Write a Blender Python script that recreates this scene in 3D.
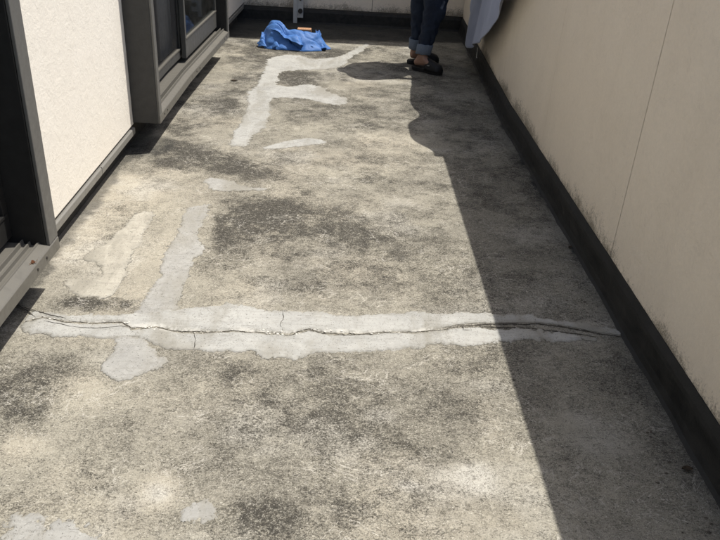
import bpy, bmesh, math, random
import numpy as np
from mathutils import Vector, Matrix, noise as mnoise
random.seed(7); rng = np.random.default_rng(11)
R = math.radians
scene = bpy.context.scene
for o in list(bpy.data.objects): bpy.data.objects.remove(o)
col = scene.collection

# ------------------------------------------------------------------ camera, sky, sun, exposure
CAM_H = 1.40
ROT = Matrix(((0.99848501, -0.04270976, -0.03469236),
              (-0.00951862, 0.48691493, -0.87339753),
              (0.05419483, 0.87240456, 0.48577072)))
cam = bpy.data.cameras.new('camera'); camo = bpy.data.objects.new('camera', cam); col.objects.link(camo)
cam.sensor_width = 36; cam.lens = 36.75; cam.clip_start = 0.05; cam.clip_end = 2000
camo.matrix_world = Matrix.Translation((0, 0, CAM_H)) @ ROT.to_4x4()
scene.camera = camo
SUN = Vector((0.416, 0.15, 1.0)).normalized()
world = bpy.data.worlds.new('World'); scene.world = world; world.use_nodes = True
wn = world.node_tree.nodes; wl = world.node_tree.links
sky = wn.new('ShaderNodeTexSky'); sky.sky_type = 'NISHITA'; sky.sun_disc = False
sky.sun_elevation = math.asin(SUN.z); sky.sun_rotation = math.atan2(SUN.x, SUN.y)
sky.air_density = 1.0; sky.dust_density = 2.5; sky.ozone_density = 1.0
wl.new(sky.outputs[0], wn['Background'].inputs[0]); wn['Background'].inputs[1].default_value = 0.12
sl = bpy.data.lights.new('sun', 'SUN'); sl.energy = 4.4; sl.angle = R(0.53); sl.color = (1.0, 0.96, 0.90)
so = bpy.data.objects.new('sun', sl); col.objects.link(so)
so.rotation_euler = SUN.to_track_quat('Z', 'Y').to_euler(); so.location = (6, 2, 12)
scene.view_settings.view_transform = 'Standard'; scene.view_settings.look = 'None'
scene.view_settings.exposure = 0.33; scene.view_settings.gamma = 1
scene.render.engine = 'CYCLES'

# ------------------------------------------------------------------ measuring: where a point seen at (u, v) lies on the floor plane
FL = 735.0
def fl(p, z=0.0):
    d = ROT @ Vector((p[0]-360, 270-p[1], -FL)); t = (z-CAM_H)/d.z
    return (d.x*t, d.y*t)
def bend(x, y): return x + 0.03*max(0.0, y-4.5)      # the balcony turns slightly at its far end

# ------------------------------------------------------------------ materials
def srgb(r, g, b):
    f = lambda c: (c/255/12.92) if c/255 <= 0.04045 else ((c/255+0.055)/1.055)**2.4
    return (f(r), f(g), f(b), 1)
class Mat:
    def __init__(s, name, rough=0.8, metal=0.0, spec=0.4):
        s.m = bpy.data.materials.new(name); s.m.use_nodes = True
        s.n = s.m.node_tree.nodes; s.l = s.m.node_tree.links; s.b = s.n['Principled BSDF']
        s.b.inputs['Roughness'].default_value = rough; s.b.inputs['Metallic'].default_value = metal
        s.b.inputs['Specular IOR Level'].default_value = spec
        s.pos = s.n.new('ShaderNodeNewGeometry').outputs['Position']
    def noise(s, scale, detail=4, rough=0.55, stretch=None, dist=0.0, off=0.0):
        src = s.pos
        mp = s.n.new('ShaderNodeMapping'); s.l.new(src, mp.inputs[0])
        mp.inputs['Scale'].default_value = stretch or (1, 1, 1); mp.inputs['Location'].default_value = (off, off*.7, off*.3)
        n = s.n.new('ShaderNodeTexNoise'); s.l.new(mp.outputs[0], n.inputs['Vector'])
        n.inputs['Scale'].default_value = scale; n.inputs['Detail'].default_value = detail
        n.inputs['Roughness'].default_value = rough; n.inputs['Distortion'].default_value = dist
        return n.outputs['Fac']
    def attr(s, name):
        a = s.n.new('ShaderNodeAttribute'); a.attribute_name = name; return a.outputs['Fac']
    def ramp(s, fac, a, b, ca=0.0, cb=1.0):
        r = s.n.new('ShaderNodeMapRange'); s.l.new(fac, r.inputs[0])
        r.inputs[1].default_value = a; r.inputs[2].default_value = b
        r.inputs[3].default_value = ca; r.inputs[4].default_value = cb
        return r.outputs[0]
    def math(s, op, a, b=None):
        m = s.n.new('ShaderNodeMath'); m.operation = op
        for i, v in enumerate((a, b)):
            if v is None: continue
            if isinstance(v, (int, float)): m.inputs[i].default_value = v
            else: s.l.new(v, m.inputs[i])
        return m.outputs[0]
    def mix(s, fac, a, b, mode='MIX'):
        m = s.n.new('ShaderNodeMix'); m.data_type = 'RGBA'; m.blend_type = mode
        for sock, v in ((m.inputs[0], fac), (m.inputs[6], a), (m.inputs[7], b)):
            if isinstance(v, (int, float)): sock.default_value = v
            elif isinstance(v, tuple): sock.default_value = v
            else: s.l.new(v, sock)
        return m.outputs[2]
    def color(s, c):
        if isinstance(c, tuple): s.b.inputs['Base Color'].default_value = c
        else: s.l.new(c, s.b.inputs['Base Color'])
    def rough(s, v): s.l.new(v, s.b.inputs['Roughness'])
    def bump(s, h, strength=0.5, dist=0.002, prev=None):
        b = s.n.new('ShaderNodeBump'); b.inputs['Strength'].default_value = strength; b.inputs['Distance'].default_value = dist
        s.l.new(h, b.inputs['Height'])
        if prev is not None: s.l.new(prev, b.inputs['Normal'])
        s.l.new(b.outputs[0], s.b.inputs['Normal']); return b.outputs[0]

def concrete_floor():
    m = Mat('weathered concrete', 0.92, spec=0.25)
    cen = lambda n, k: m.math('MULTIPLY', m.math('SUBTRACT', n, .5), k)
    base = m.mix(m.ramp(m.noise(2.2, 5), .38, .62), (.245, .228, .184, 1), (.325, .302, .240, 1))
    base = m.mix(m.attr('tan'), base, (.41, .37, .29, 1))
    base = m.mix(m.attr('pale'), base, (.46, .44, .385, 1))
    g0 = m.noise(14, 7, .70, (1, 1.1, 1), .9, 3); g1 = m.noise(46, 7, .74, (1, 1.25, 1), .7); g2 = m.noise(150, 5, .72, (1, 1.2, 1), .4); g3 = m.noise(330, 3, .65)
    t = m.math('ADD', m.math('ADD', cen(g0, 1.1), cen(g1, 3.4)), m.math('ADD', cen(g2, 5.0), cen(g3, 3.4)))
    dk = m.ramp(m.math('ADD', m.math('MULTIPLY', m.attr('dark'), 1.75), t), -.50, 1.05)
    base = m.mix(m.math('MULTIPLY', dk, .94), base, (.052, .047, .037, 1))
    # black mould colonies where the floor stays damp
    mo = m.math('ADD', m.math('MULTIPLY', m.attr('dark'), 1.5), m.math('ADD', cen(m.noise(24, 8, .78, (1, 1.5, 1), 1.2, 33), 3.6), cen(g2, 3.0)))
    base = m.mix(m.ramp(mo, .46, .95, 0, .80), base, (.036, .033, .027, 1))
    # light worn aggregate
    lt = m.math('ADD', cen(m.noise(70, 6, .72, (1, 1.2, 1), .6, 9), 3.0), cen(m.noise(260, 3, .6, off=2), 3.0))
    base = m.mix(m.ramp(lt, .15, 1.0, 0, .70), base, (.58, .545, .455, 1))
    vn = m.math('ABSOLUTE', m.math('SUBTRACT', m.noise(5, 7, .60, (1, 1.2, 1), 1.8, 22), .5))
    vein = m.math('MULTIPLY', m.ramp(vn, 0, .008, 1, 0), m.ramp(m.noise(4, 4, .6, off=25), .48, .58))
    base = m.mix(m.math('MULTIPLY', vein, .8), base, (.56, .53, .46, 1))
    # pitted lines and pits
    pt = m.math('ABSOLUTE', m.math('SUBTRACT', m.noise(11, 9, .66, (1, 1.4, 1), 1.6, 12), .5))
    pit = m.math('MULTIPLY', m.ramp(pt, 0, .010, 1, 0), m.ramp(m.noise(9, 3, .5, off=15), .50, .62))
    base = m.mix(m.math('MULTIPLY', pit, .55), base, (.085, .078, .062, 1))
    gp = m.math('MULTIPLY', m.ramp(m.noise(105, 4, .6, off=14), .62, .68), m.ramp(m.noise(6, 3, off=17), .42, .6)); base = m.mix(m.math('MULTIPLY', gp, .75), base, (.055, .05, .04, 1))
    sp = m.ramp(m.noise(300, 2, .5, off=4), .61, .68); base = m.mix(m.math('MULTIPLY', sp, .7), base, (.06, .057, .048, 1))
    wp = m.ramp(m.noise(210, 2, .5, off=6), .66, .73); base = m.mix(m.math('MULTIPLY', wp, .6), base, (.66, .63, .55, 1))
    base = m.mix(m.attr('damp_shade'), base, (.016, .017, .017, 1))  # damp by the upstand, plus shade painted into the floor colour
    m.color(base)
    n = m.bump(g0, .30, .010); n = m.bump(g1, .45, .004, n); n = m.bump(pit, -.5, .002, n); n = m.bump(g2, .45, .002, n); m.bump(g3, .4, .001, n)
    return m.m
def patch_mat(name, c1, c2, seed):
    m = Mat(name, 0.9, spec=0.25)
    cen = lambda n, k: m.math('MULTIPLY', m.math('SUBTRACT', n, .5), k)
    a = m.noise(9, 6, .65, dist=.6, off=seed); b = m.noise(60, 6, .72, dist=.5, off=seed+2); g = m.noise(300, 3, .65)
    base = m.mix(m.ramp(a, .35, .65), c1, c2)
    base = m.mix(m.ramp(m.math('ADD', cen(b, 3.0), cen(g, 2.6)), .2, 1.2, 0, .85), base, (.17, .158, .13, 1))
    base = m.mix(m.ramp(m.math('ADD', cen(b, -2.2), cen(g, 2.4)), .2, 1.0, 0, .5), base, (.62, .60, .55, 1))
    st = m.noise(5, 6, .62, (1.4, .5, 1), .5, seed+20); ts = m.noise(26, 4, .6, (.35, 3.2, 1), .3, seed+25)
    base = m.mix(m.ramp(st, .48, .66, 0, .70), base, (.23, .215, .175, 1))
    base = m.mix(m.ramp(ts, .50, .70, 0, .30), base, (.20, .19, .165, 1))
    # worn through to the old concrete along the rim
    rim = m.ramp(m.math('ADD', m.attr('rim'), m.math('ADD', cen(b, .05), cen(a, .03))), -.001, .014, .75, 0)
    base = m.mix(rim, base, (.25, .237, .20, 1))
    edge = m.math('MULTIPLY', m.ramp(m.attr('rim'), .0005, .0035, 1, 0), m.ramp(m.noise(7, 5, .6, off=seed+11), .40, .54, 0, .85))
    base = m.mix(edge, base, (.055, .05, .04, 1))
    pt = m.math('ABSOLUTE', m.math('SUBTRACT', m.noise(16, 8, .62, dist=1.2, off=seed+8), .5))
    hl = m.math('MULTIPLY', m.ramp(pt, 0, .009, 1, 0), m.ramp(m.noise(8, 3, off=seed), .47, .56)); base = m.mix(m.math('MULTIPLY', hl, .75), base, (.10, .09, .075, 1))
    sp = m.ramp(m.noise(190, 2, .5, off=seed+5), .64, .70); base = m.mix(m.math('MULTIPLY', sp, .75), base, (.08, .075, .065, 1))
    base = m.mix(m.attr('dust'), base, (.62, .60, .54, 1))
    m.color(base); n = m.bump(a, .3, .006); n = m.bump(ts, .4, .004, n); n = m.bump(b, .5, .003, n); m.bump(g, .5, .001, n)
    return m.m
def stucco(name, c1, c2, mildew=False):
    m = Mat(name, 0.85, spec=0.3)
    base = m.mix(m.ramp(m.noise(1.6, 4), .35, .65), c1, c2)
    tr = m.noise(13, 8, .66, (1, 1, 1.1), 1.2)            # trowel ridges
    fn = m.noise(90, 5, .7); fg = m.noise(420, 2, .6)
    rd = m.ramp(m.math('ABSOLUTE', m.math('SUBTRACT', tr, .5)), 0, .012, .55, 0)
    gate = m.ramp(m.noise(13, 3, off=5), .52, .60)
    lines = m.math('MULTIPLY', rd, gate)
    base = m.mix(m.math('MULTIPLY', lines, .30 if mildew else .18), base, (.40, .36, .29, 1))
    base = m.mix(m.ramp(fn, .35, .65, .0, .16), base, (.56, .51, .43, 1))
    if mildew:
        sx = m.n.new('ShaderNodeSeparateXYZ'); m.l.new(m.pos, sx.inputs[0])
        zz = m.ramp(sx.outputs[2], .13, .30, .42, 0)
        gate = m.math('MULTIPLY', m.math('SUBTRACT', m.noise(2.3, 4, .6, off=31), .5), .9)
        k = m.math('ADD', m.math('ADD', m.math('MULTIPLY', m.noise(38, 7, .8, (1, 1, .9), .2, 2), .6), m.math('ADD', gate, m.math('MULTIPLY', m.noise(190, 3, .8), .62))), m.ramp(sx.outputs[2], .13, .26, .40, 0))
        base = m.mix(m.ramp(k, .86, 1.04, 0, .75), base, (.10, .085, .055, 1))
        k2 = m.ramp(m.math('ADD', m.noise(3.2, 5, .6, (1, 1, .3), .5, 8), m.ramp(sx.outputs[2], .2, 1.0, .05, 0)), .52, .75, 0, .10)
        base = m.mix(k2, base, (.42, .37, .28, 1))
    m.color(base)
    n = m.bump(tr, .35 if mildew else .18, .02); n = m.bump(lines, .35, .003, n); n = m.bump(fn, .6 if mildew else .40, .004, n); m.bump(fg, .6 if mildew else .3, .0015, n)
    return m.m
def metal(name, c, rough=.42, met=.55, dirt=.5):
    m = Mat(name, rough, met, .5)
    d = m.noise(28, 6, .7, off=1.0); d2 = m.noise(260, 3, .6)
    cc = m.mix(m.ramp(d, .45, .75, 0, dirt), c, (c[0]*.72+.012, c[1]*.69+.011, c[2]*.64+.009, 1))
    cc = m.mix(m.ramp(d2, .6, .75, 0, dirt*.5), cc, (c[0]*1.5, c[1]*1.47, c[2]*1.4, 1))
    m.color(cc); m.rough(m.ramp(d, .3, .7, rough-.06, rough+.2)); m.bump(d2, .12, .0006)
    return m.m
def plain(name, c, rough=.8, var=.25, scale=40, spec=.3, bumpk=.3, met=0.0):
    m = Mat(name, rough, met, spec)
    a = m.noise(scale, 5, .65)
    m.color(m.mix(m.ramp(a, .3, .7), tuple(v*(1-var) for v in c[:3])+(1,), tuple(min(1, v*(1+var)) for v in c[:3])+(1,)))
    m.bump(a, bumpk, .002); return m.m

M_floor = concrete_floor()
M_patch = patch_mat('grey repair mortar', (.325, .322, .298, 1), (.400, .394, .362, 1), 1.0)
M_patch2 = patch_mat('blue grey repair mortar', (.285, .280, .258, 1), (.350, .342, .312, 1), 4.0)
M_patch3 = patch_mat('cream repair mortar', (.35, .328, .272, 1), (.41, .384, .32, 1), 7.0)
M_crack = plain('dark crack dirt', (.045, .04, .032), .95, .4, 200)
M_chip = plain('white mortar chips', (.56, .54, .48), .9, .2, 160)
M_left = stucco('sunlit cream render', (.79, .735, .635, 1), (.82, .77, .675, 1)); M_right = stucco('cream render with mildew', (.84, .745, .615, 1), (.87, .78, .65, 1), True)
M_joint = plain('joint sealant', (.07, .06, .045), .8, .2, 60)
def upstand_mat():
    m = Mat('black waterproof coating', .7, 0, .2)
    a = m.noise(22, 6, .7, (1, .35, 1)); b = m.noise(170, 4, .7)
    c = m.mix(m.ramp(a, .35, .72), (.014, .0145, .014, 1), (.040, .039, .036, 1))
    c = m.mix(m.ramp(b, .60, .74, 0, .45), c, (.065, .064, .057, 1))
    m.color(c); m.rough(m.ramp(a, .3, .7, .45, .8)); n = m.bump(a, .5, .006); m.bump(b, .4, .0015, n); return m.m
M_up = upstand_mat()
M_bronze = metal('weathered bronze aluminium', (.140, .136, .124, 1), .45, .25)
M_bronze_shade = metal('shade toned bronze aluminium', (.034, .031, .027, 1), .55, .2, .25)  # same bronze, darkened to stand for shade
M_side_shade = metal('shaded side bronze aluminium', (.040, .039, .036, 1), .6, .0, .2)  # jamb side away from the sun, its shade put into the colour
M_reveal_shade = plain('shade toned aluminium reveal', (.017, .0165, .0155), .5, .2, 30, .3)  # frame metal taken near black to paint the shade in recesses
M_sash = metal('sash aluminium', (.095, .094, .088, 1), .45, .3)
M_rail = metal('worn sill aluminium', (.145, .137, .117, 1), .45, .25)
M_trim = metal('grey drip trim', (.22, .212, .19, 1), .5, .2)
M_black = plain('black rubber', (.012, .012, .012), .7, .2, 60)
M_rust = plain('rust', (.09, .035, .014), .9, .4, 220)
M_screw = plain('dull screw steel', (.06, .055, .05), .5, .3, 300, met=.6)
def glass_mat():
    m = Mat('dark window glass'); nt = m.m.node_tree
    tr = m.n.new('ShaderNodeBsdfTransparent'); tr.inputs[0].default_value = (.50, .53, .53, 1)
    gl = m.n.new('ShaderNodeBsdfGlossy'); gl.inputs['Roughness'].default_value = .03; gl.inputs[0].default_value = (.9, .95, 1, 1)
    fr = m.n.new('ShaderNodeFresnel'); fr.inputs[0].default_value = 1.5
    mx = m.n.new('ShaderNodeMixShader'); m.l.new(m.math('MULTIPLY', fr.outputs[0], .45), mx.inputs[0]); m.l.new(tr.outputs[0], mx.inputs[1]); m.l.new(gl.outputs[0], mx.inputs[2])
    df = m.n.new('ShaderNodeBsdfDiffuse'); df.inputs[0].default_value = (.25, .24, .22, 1)
    m2 = m.n.new('ShaderNodeMixShader'); m.l.new(m.ramp(m.noise(12, 6, .7), .4, .8, .02, .09), m2.inputs[0])
    m.l.new(mx.outputs[0], m2.inputs[1]); m.l.new(df.outputs[0], m2.inputs[2])
    m.l.new(m2.outputs[0], m.n['Material Output'].inputs[0]); return m.m
M_glass = glass_mat()
def screen_mat():
    m = Mat('insect screen mesh'); tr = m.n.new('ShaderNodeBsdfTransparent'); df = m.n.new('ShaderNodeBsdfDiffuse'); df.inputs[0].default_value = (.035, .036, .038, 1)
    mx = m.n.new('ShaderNodeMixShader'); mx.inputs[0].default_value = .34; m.l.new(tr.outputs[0], mx.inputs[1]); m.l.new(df.outputs[0], mx.inputs[2]); m.l.new(mx.outputs[0], m.n['Material Output'].inputs[0]); return m.m
M_screen = screen_mat()
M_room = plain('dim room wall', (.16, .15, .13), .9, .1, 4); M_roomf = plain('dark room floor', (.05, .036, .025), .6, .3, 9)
M_curtain = plain('grey curtain cloth', (.62, .64, .66), .9, .1, 30)

# ------------------------------------------------------------------ builders
def cdata(o, label=None, cat=None, group=None, kind=None):
    if label: o['label'] = label
    if cat: o['category'] = cat
    if group: o['group'] = group
    if kind: o['kind'] = kind
    return o
def thing(name, label, cat, loc=(0, 0, 0), group=None):
    o = bpy.data.objects.new(name, None); col.objects.link(o); o.location = loc; o.empty_display_size = .1
    return cdata(o, label, cat, group)
def wloc(o):
    v = Vector((0, 0, 0))
    while o is not None: v += o.location; o = o.parent
    return v
def mk(name, bm, mat, parent=None, origin=None, bevel=0.0, smooth=False, subsurf=0):
    if origin is None:
        if parent is not None: origin = wloc(parent)
        else: origin = Vector((0, 0, 0))
    origin = Vector(origin)
    for v in bm.verts: v.co -= origin
    me = bpy.data.meshes.new(name); bm.normal_update(); bm.to_mesh(me); bm.free()
    if smooth:
        for p in me.polygons: p.use_smooth = True
    for mm in (mat if isinstance(mat, (list, tuple)) else [mat]): me.materials.append(mm)
    o = bpy.data.objects.new(name, me); col.objects.link(o)
    o.location = origin - (wloc(parent) if parent is not None else Vector((0, 0, 0)))
    if parent is not None: o.parent = parent
    if bevel:
        b = o.modifiers.new('bevel', 'BEVEL'); b.width = bevel; b.segments = 2; b.limit_method = 'ANGLE'; b.angle_limit = R(40)
    if subsurf:
        s = o.modifiers.new('sub', 'SUBSURF'); s.levels = s.render_levels = subsurf
    return o
def prism_y(bm, prof, y0, y1, bent=True):
    """extrude an (x,z) profile along y, with a cut where the balcony bends"""
    ys = [y0] + ([4.5] if (y0 < 4.5 < y1 and bent) else []) + [y1]
    rings = [[bm.verts.new((bend(x, y) if bent else x, y, z)) for x, z in prof] for y in ys]
    n = len(prof)
    for a, b in zip(rings, rings[1:]):
        for i in range(n): bm.faces.new((a[i], a[(i+1) % n], b[(i+1) % n], b[i]))
    bm.faces.new(rings[0][::-1]); bm.faces.new(rings[-1])
    bmesh.ops.recalc_face_normals(bm, faces=bm.faces)
def box(bm, x0, x1, y0, y1, z0, z1, bent=True):
    prism_y(bm, [(x0, z0), (x1, z0), (x1, z1), (x0, z1)], y0, y1, bent)
def nb(): return bmesh.new()
def bxo(name, mat, parent, *a, bevel=0.0, bent=True):
    bm = nb(); box(bm, *a, bent=bent); return mk(name, bm, mat, parent, bevel=bevel)
def loft(bm, rings, cap=True):
    vs = [[bm.verts.new(p) for p in r] for r in rings]; n = len(vs[0])
    for a, b in zip(vs, vs[1:]):
        for i in range(n): bm.faces.new((a[i], a[(i+1) % n], b[(i+1) % n], b[i]))
    if cap: bm.faces.new(vs[0][::-1]); bm.faces.new(vs[-1])
    return vs
def cyl(bm, p0, p1, r, seg=16, r1=None):
    p0 = Vector(p0); p1 = Vector(p1); d = (p1-p0).normalized(); u = d.orthogonal().normalized(); w = d.cross(u)
    r1 = r if r1 is None else r1
    loft(bm, [[p+(u*math.cos(t)+w*math.sin(t))*rr for t in [2*math.pi*i/seg for i in range(seg)]] for p, rr in ((p0, r), (p1, r1))])
    bmesh.ops.recalc_face_normals(bm, faces=bm.faces)

# numpy value noise on world coordinates
class VN:
    def __init__(s, seed): s.g = np.random.default_rng(seed).random((256, 256))
    def v(s, x, y):
        xi = np.floor(x).astype(int); yi = np.floor(y).astype(int); fx = x-xi; fy = y-yi
        fx = fx*fx*(3-2*fx); fy = fy*fy*(3-2*fy); g = s.g
        a = g[xi % 256, yi % 256]; b = g[(xi+1) % 256, yi % 256]; c = g[xi % 256, (yi+1) % 256]; d = g[(xi+1) % 256, (yi+1) % 256]
        return a*(1-fx)*(1-fy)+b*fx*(1-fy)+c*(1-fx)*fy+d*fx*fy
    def fbm(s, x, y, sc, o=5, r=.55):
        t = 0; a = 1; n = 0
        for i in range(o):
            t = t+a*s.v(x*sc+17.3*i, y*sc+9.1*i); n += a; a *= r; sc *= 2.03
        return t/n

# ------------------------------------------------------------------ ground below and the balcony floor
bm = nb(); bmesh.ops.create_grid(bm, x_segments=2, y_segments=2, size=600)
for v in bm.verts: v.co.z = -3.2
g = mk('ground', bm, plain('pale yard ground', (.24, .23, .19), .95, .25, 1.5)); g['kind'] = 'structure'

X0, X1, Y0, Y1, ST = -1.32, 1.16, 0.6, 7.5, 0.008
nx = int((X1-X0)/ST)+1; ny = int((Y1-Y0)/ST)+1
xs = X0+np.arange(nx)*ST; ys = Y0+np.arange(ny)*ST
XX, YY = np.meshgrid(xs, ys); XW = XX + .03*np.maximum(0, YY-4.5)
vn1, vn2, vn3, vn4 = VN(1), VN(2), VN(3), VN(4)
dx_ = (vn1.fbm(XW, YY, 5)-.5)*.34; dy_ = (vn2.fbm(XW, YY, 5)-.5)*.34
def blob(cx, cy, rx, ry, s, a=0, soft=1.3):
    """irregular stain; centre and half sizes as seen in the photograph, laid out in metres on the floor"""
    c = fl((cx, cy)); e = fl((cx+rx, cy)); f = fl((cx, cy-ry))
    rx_ = abs(e[0]-c[0]); ry_ = abs(f[1]-c[1]); k = min(1, 1.5*(rx_+ry_))
    u = XW-c[0]+dx_*k; v = YY-c[1]+dy_*k
    ca, sa = math.cos(a), math.sin(a); u, v = u*ca+v*sa, -u*sa+v*ca
    d = (u/rx_)**2+(v/ry_)**2
    return s*np.exp(-d**soft)
big = vn3.fbm(XW, YY, 1.7, 5); mid = vn4.fbm(XW*1.0, YY*1.25, 7, 5, .6); small = vn1.fbm(XW+5, YY+3, 26, 4, .62)
far_ = np.clip((YY-2.2)/1.2, 0, 1)
dark = .03+.10*far_+(big-.5)*.95+(mid-.5)*(.45+.75*far_)+(small-.5)*.55
for b in [(262, 212, 42, 22, .30), (300, 240, 62, 28, .16), (225, 235, 14, 18, .22), (220, 262, 22, 24, .12), (330, 280, 60, 14, .12),
          (350, 225, 50, 22, .14), (400, 250, 45, 35, .06), (165, 150, 40, 10, .30), (205, 163, 60, 12, .30), (180, 128, 22, 10, .2), (230, 100, 14, 22, .16),
          (205, 104, 18, 12, .12), (300, 78, 30, 6, .28), (300, 95, 60, 30, .05), (340, 125, 60, 18, .10), (110, 305, 48, 7, .28), (78, 302, 30, 6, .22),
          (160, 296, 12, 10, .18), (18, 400, 40, 24, .20), (60, 367, 24, 14, .16), (230, 372, 30, 12, .18), (300, 390, 70, 26, .13), (250, 425, 90, 36, .07), (270, 520, 40, 18, .22), (350, 420, 60, 30, .12),
          (440, 395, 40, 24, .12), (430, 440, 40, 26, .10), (200, 480, 80, 40, .06), (70, 500, 70, 26, .10), (380, 500, 80, 26, .06), (95, 455, 40, 18, .08), (470, 460, 30, 40, .02),
          (400, 300, 60, 14, .08), (470, 200, 40, 40, .04), (255, 60, 30, 6, .12), (330, 52, 35, 5, .24), (345, 60, 18, 5, .15), (262, 48, 35, 6, .2), (400, 175, 60, 22, .06), (250, 172, 40, 10, .2)]:
    dark += blob(*b)*1.9*(.55+.9*small)
for b in [(95, 195, 60, 30, -.30), (200, 125, 30, 10, -.12), (150, 185, 45, 12, -.22), (40, 235, 50, 28, -.35), (175, 225, 30, 40, -.12), (330, 165, 45, 10, -.10),
          (390, 140, 45, 10, -.12), (60, 345, 60, 12, -.18), (75, 400, 50, 16, -.16), (156, 492, 24, 18, -.30), (20, 445, 24, 12, -.25), (410, 345, 90, 8, -.06), (235, 495, 60, 18, .02),
          (470, 480, 30, 12, -.28), (400, 415, 26, 12, -.14), (500, 400, 40, 40, -.06), (610, 440, 42, 26, -.30, .3), (570, 420, 24, 12, -.18), (640, 500, 40, 30, -.12), (560, 360, 60, 20, -.06)]:
    dark += blob(*b)
tan = np.clip((vn2.fbm(XW+9, YY, 2.4, 5)-.52)*2.2, 0, .5)
for b in [(60, 235, 75, 36, .8), (110, 190, 60, 24, .7), (150, 265, 30, 40, .45), (190, 180, 60, 16, .35), (90, 330, 60, 12, .2), (75, 390, 40, 16, .55), (156, 490, 22, 20, .9), (18, 445, 30, 14, .8), (230, 108, 20, 4, .55),
          (215, 120, 25, 6, .3), (205, 92, 18, 4, .3), (330, 160, 70, 12, .35), (300, 215, 70, 26, .3), (240, 290, 40, 22, .35), (270, 250, 25, 12, .3), (395, 150, 40, 14, .3), (350, 262, 50, 12, .3), (200, 400, 70, 20, .2), (250, 52, 25, 4, .4)]:
    tan += blob(*b)
tan = np.clip(tan*(.45+.9*mid), 0, .95)*(XW < .5)
pale = np.clip((vn1.fbm(XW, YY*1.1, 3.4, 5, .6)-.55)*2.6, 0, .45)
for b in [(474, 480, 20, 16, .8), (405, 487, 14, 5, .8), (155, 492, 14, 10, .9), (268, 452, 22, 5, .3, .5), (380, 418, 18, 8, .5), (120, 360, 40, 12, .3), (35, 330, 30, 6, .6), (400, 108, 20, 8, .1),
          (605, 440, 34, 16, .5, .3), (585, 418, 20, 8, .35), (205, 110, 30, 8, .4), (255, 105, 12, 30, .3), (330, 69, 40, 6, .5), (365, 46, 14, 3, .3), (430, 455, 8, 4, .2), (490, 385, 26, 8, .3), (90, 250, 60, 30, .25)]:
    pale += blob(*b)
pale = np.clip(pale*(.3+1.3*mid), 0, .9)
damp_shade = np.zeros_like(XX)
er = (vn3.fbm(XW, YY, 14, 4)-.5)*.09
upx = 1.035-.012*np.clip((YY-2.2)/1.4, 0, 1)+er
damp_shade = np.maximum(damp_shade, np.clip((XX-upx+.03)/.035, 0, 1)*.90)
damp_shade = np.maximum(damp_shade, np.clip((XX-.86)/.16+er*4, 0, 1)*.42)
damp_shade = np.maximum(damp_shade, np.clip((XX-.55)/.1, 0, 1)*.16)  # parapet's shade deepened in the floor colour
damp_shade = np.maximum(damp_shade, np.clip((-1.05-XX+er)/.03, 0, 1)*.55)  # darker strip along the house wall
damp_shade = np.maximum(damp_shade, np.clip((YY-(6.66+.13*XX)+er*1.2)/.10, 0, 1)*.86)  # cast shade at the far end painted darker
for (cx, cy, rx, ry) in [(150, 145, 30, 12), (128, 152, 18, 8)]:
    damp_shade = np.maximum(damp_shade, np.clip(blob(cx, cy, rx, ry, .9, 0, 2)-.25, 0, .55))  # far door's cast shadow painted beside its near end
V = np.stack([XW, YY, np.zeros_like(XX)], -1).reshape(-1, 3)
idx = np.arange(nx*ny).reshape(ny, nx)
F = np.stack([idx[:-1, :-1], idx[:-1, 1:], idx[1:, 1:], idx[1:, :-1]], -1).reshape(-1, 4)
me = bpy.data.meshes.new('floor'); me.vertices.add(len(V)); me.vertices.foreach_set('co', V.ravel().astype(np.float32))
me.loops.add(F.size); me.loops.foreach_set('vertex_index', F.ravel().astype(np.int32)); me.polygons.add(len(F))
me.polygons.foreach_set('loop_start', (np.arange(len(F))*4).astype(np.int32)); me.polygons.foreach_set('loop_total', np.full(len(F), 4, np.int32))
me.update(calc_edges=True); me.validate()
for nm, a in (('dark', dark), ('tan', tan), ('pale', pale), ('damp_shade', damp_shade)):
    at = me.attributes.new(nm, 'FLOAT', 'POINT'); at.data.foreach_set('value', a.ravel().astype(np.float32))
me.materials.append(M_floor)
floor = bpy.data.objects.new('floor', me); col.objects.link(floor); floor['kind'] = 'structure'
bxo('slab_edge', plain('slab concrete', (.3, .28, .23), .9, .2, 8), floor, X0, 1.3, -1.2, 7.9, -.22, -.004)
bm = nb(); box(bm, X0, X1, -1.2, Y0-.001, -.003, 0); mk('floor_strip', bm, M_floor, floor)

# ------------------------------------------------------------------ mortar repairs on the floor
def rough_outline(pts, step=.006, amp=.007, seed=0, closed=True):
    out = []; n = len(pts); rr = random.Random(seed)
    P = [Vector((p[0], p[1], 0)) for p in pts]
    rngi = range(n if closed else n-1)
    for i in rngi:
        a, b = P[i], P[(i+1) % n]; L = (b-a).length; k = max(1, int(L/step)); nrm = Vector((-(b-a).y, (b-a).x, 0)).normalized() if L > 0 else Vector()
        for j in range(k):
            q = a+(b-a)*(j/k)
            w = (mnoise.noise(Vector((q.x*17+seed*3, q.y*17, seed)))*.9+mnoise.noise(Vector((q.x*55, q.y*55+seed, 3)))*.6
                 + mnoise.noise(Vector((q.x*150, q.y*150+seed, 5)))*.35)
            out.append(q+nrm*w*amp)
    if not closed: out.append(P[-1])
    return out
def chaikin(P, it=2):
    for _ in range(it):
        Q = []
        for i in range(len(P)):
            a, b = P[i], P[(i+1) % len(P)]; Q += [(a[0]*.8+b[0]*.2, a[1]*.8+b[1]*.2), (a[0]*.2+b[0]*.8, a[1]*.2+b[1]*.8)]
        P = Q
    return P
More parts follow.
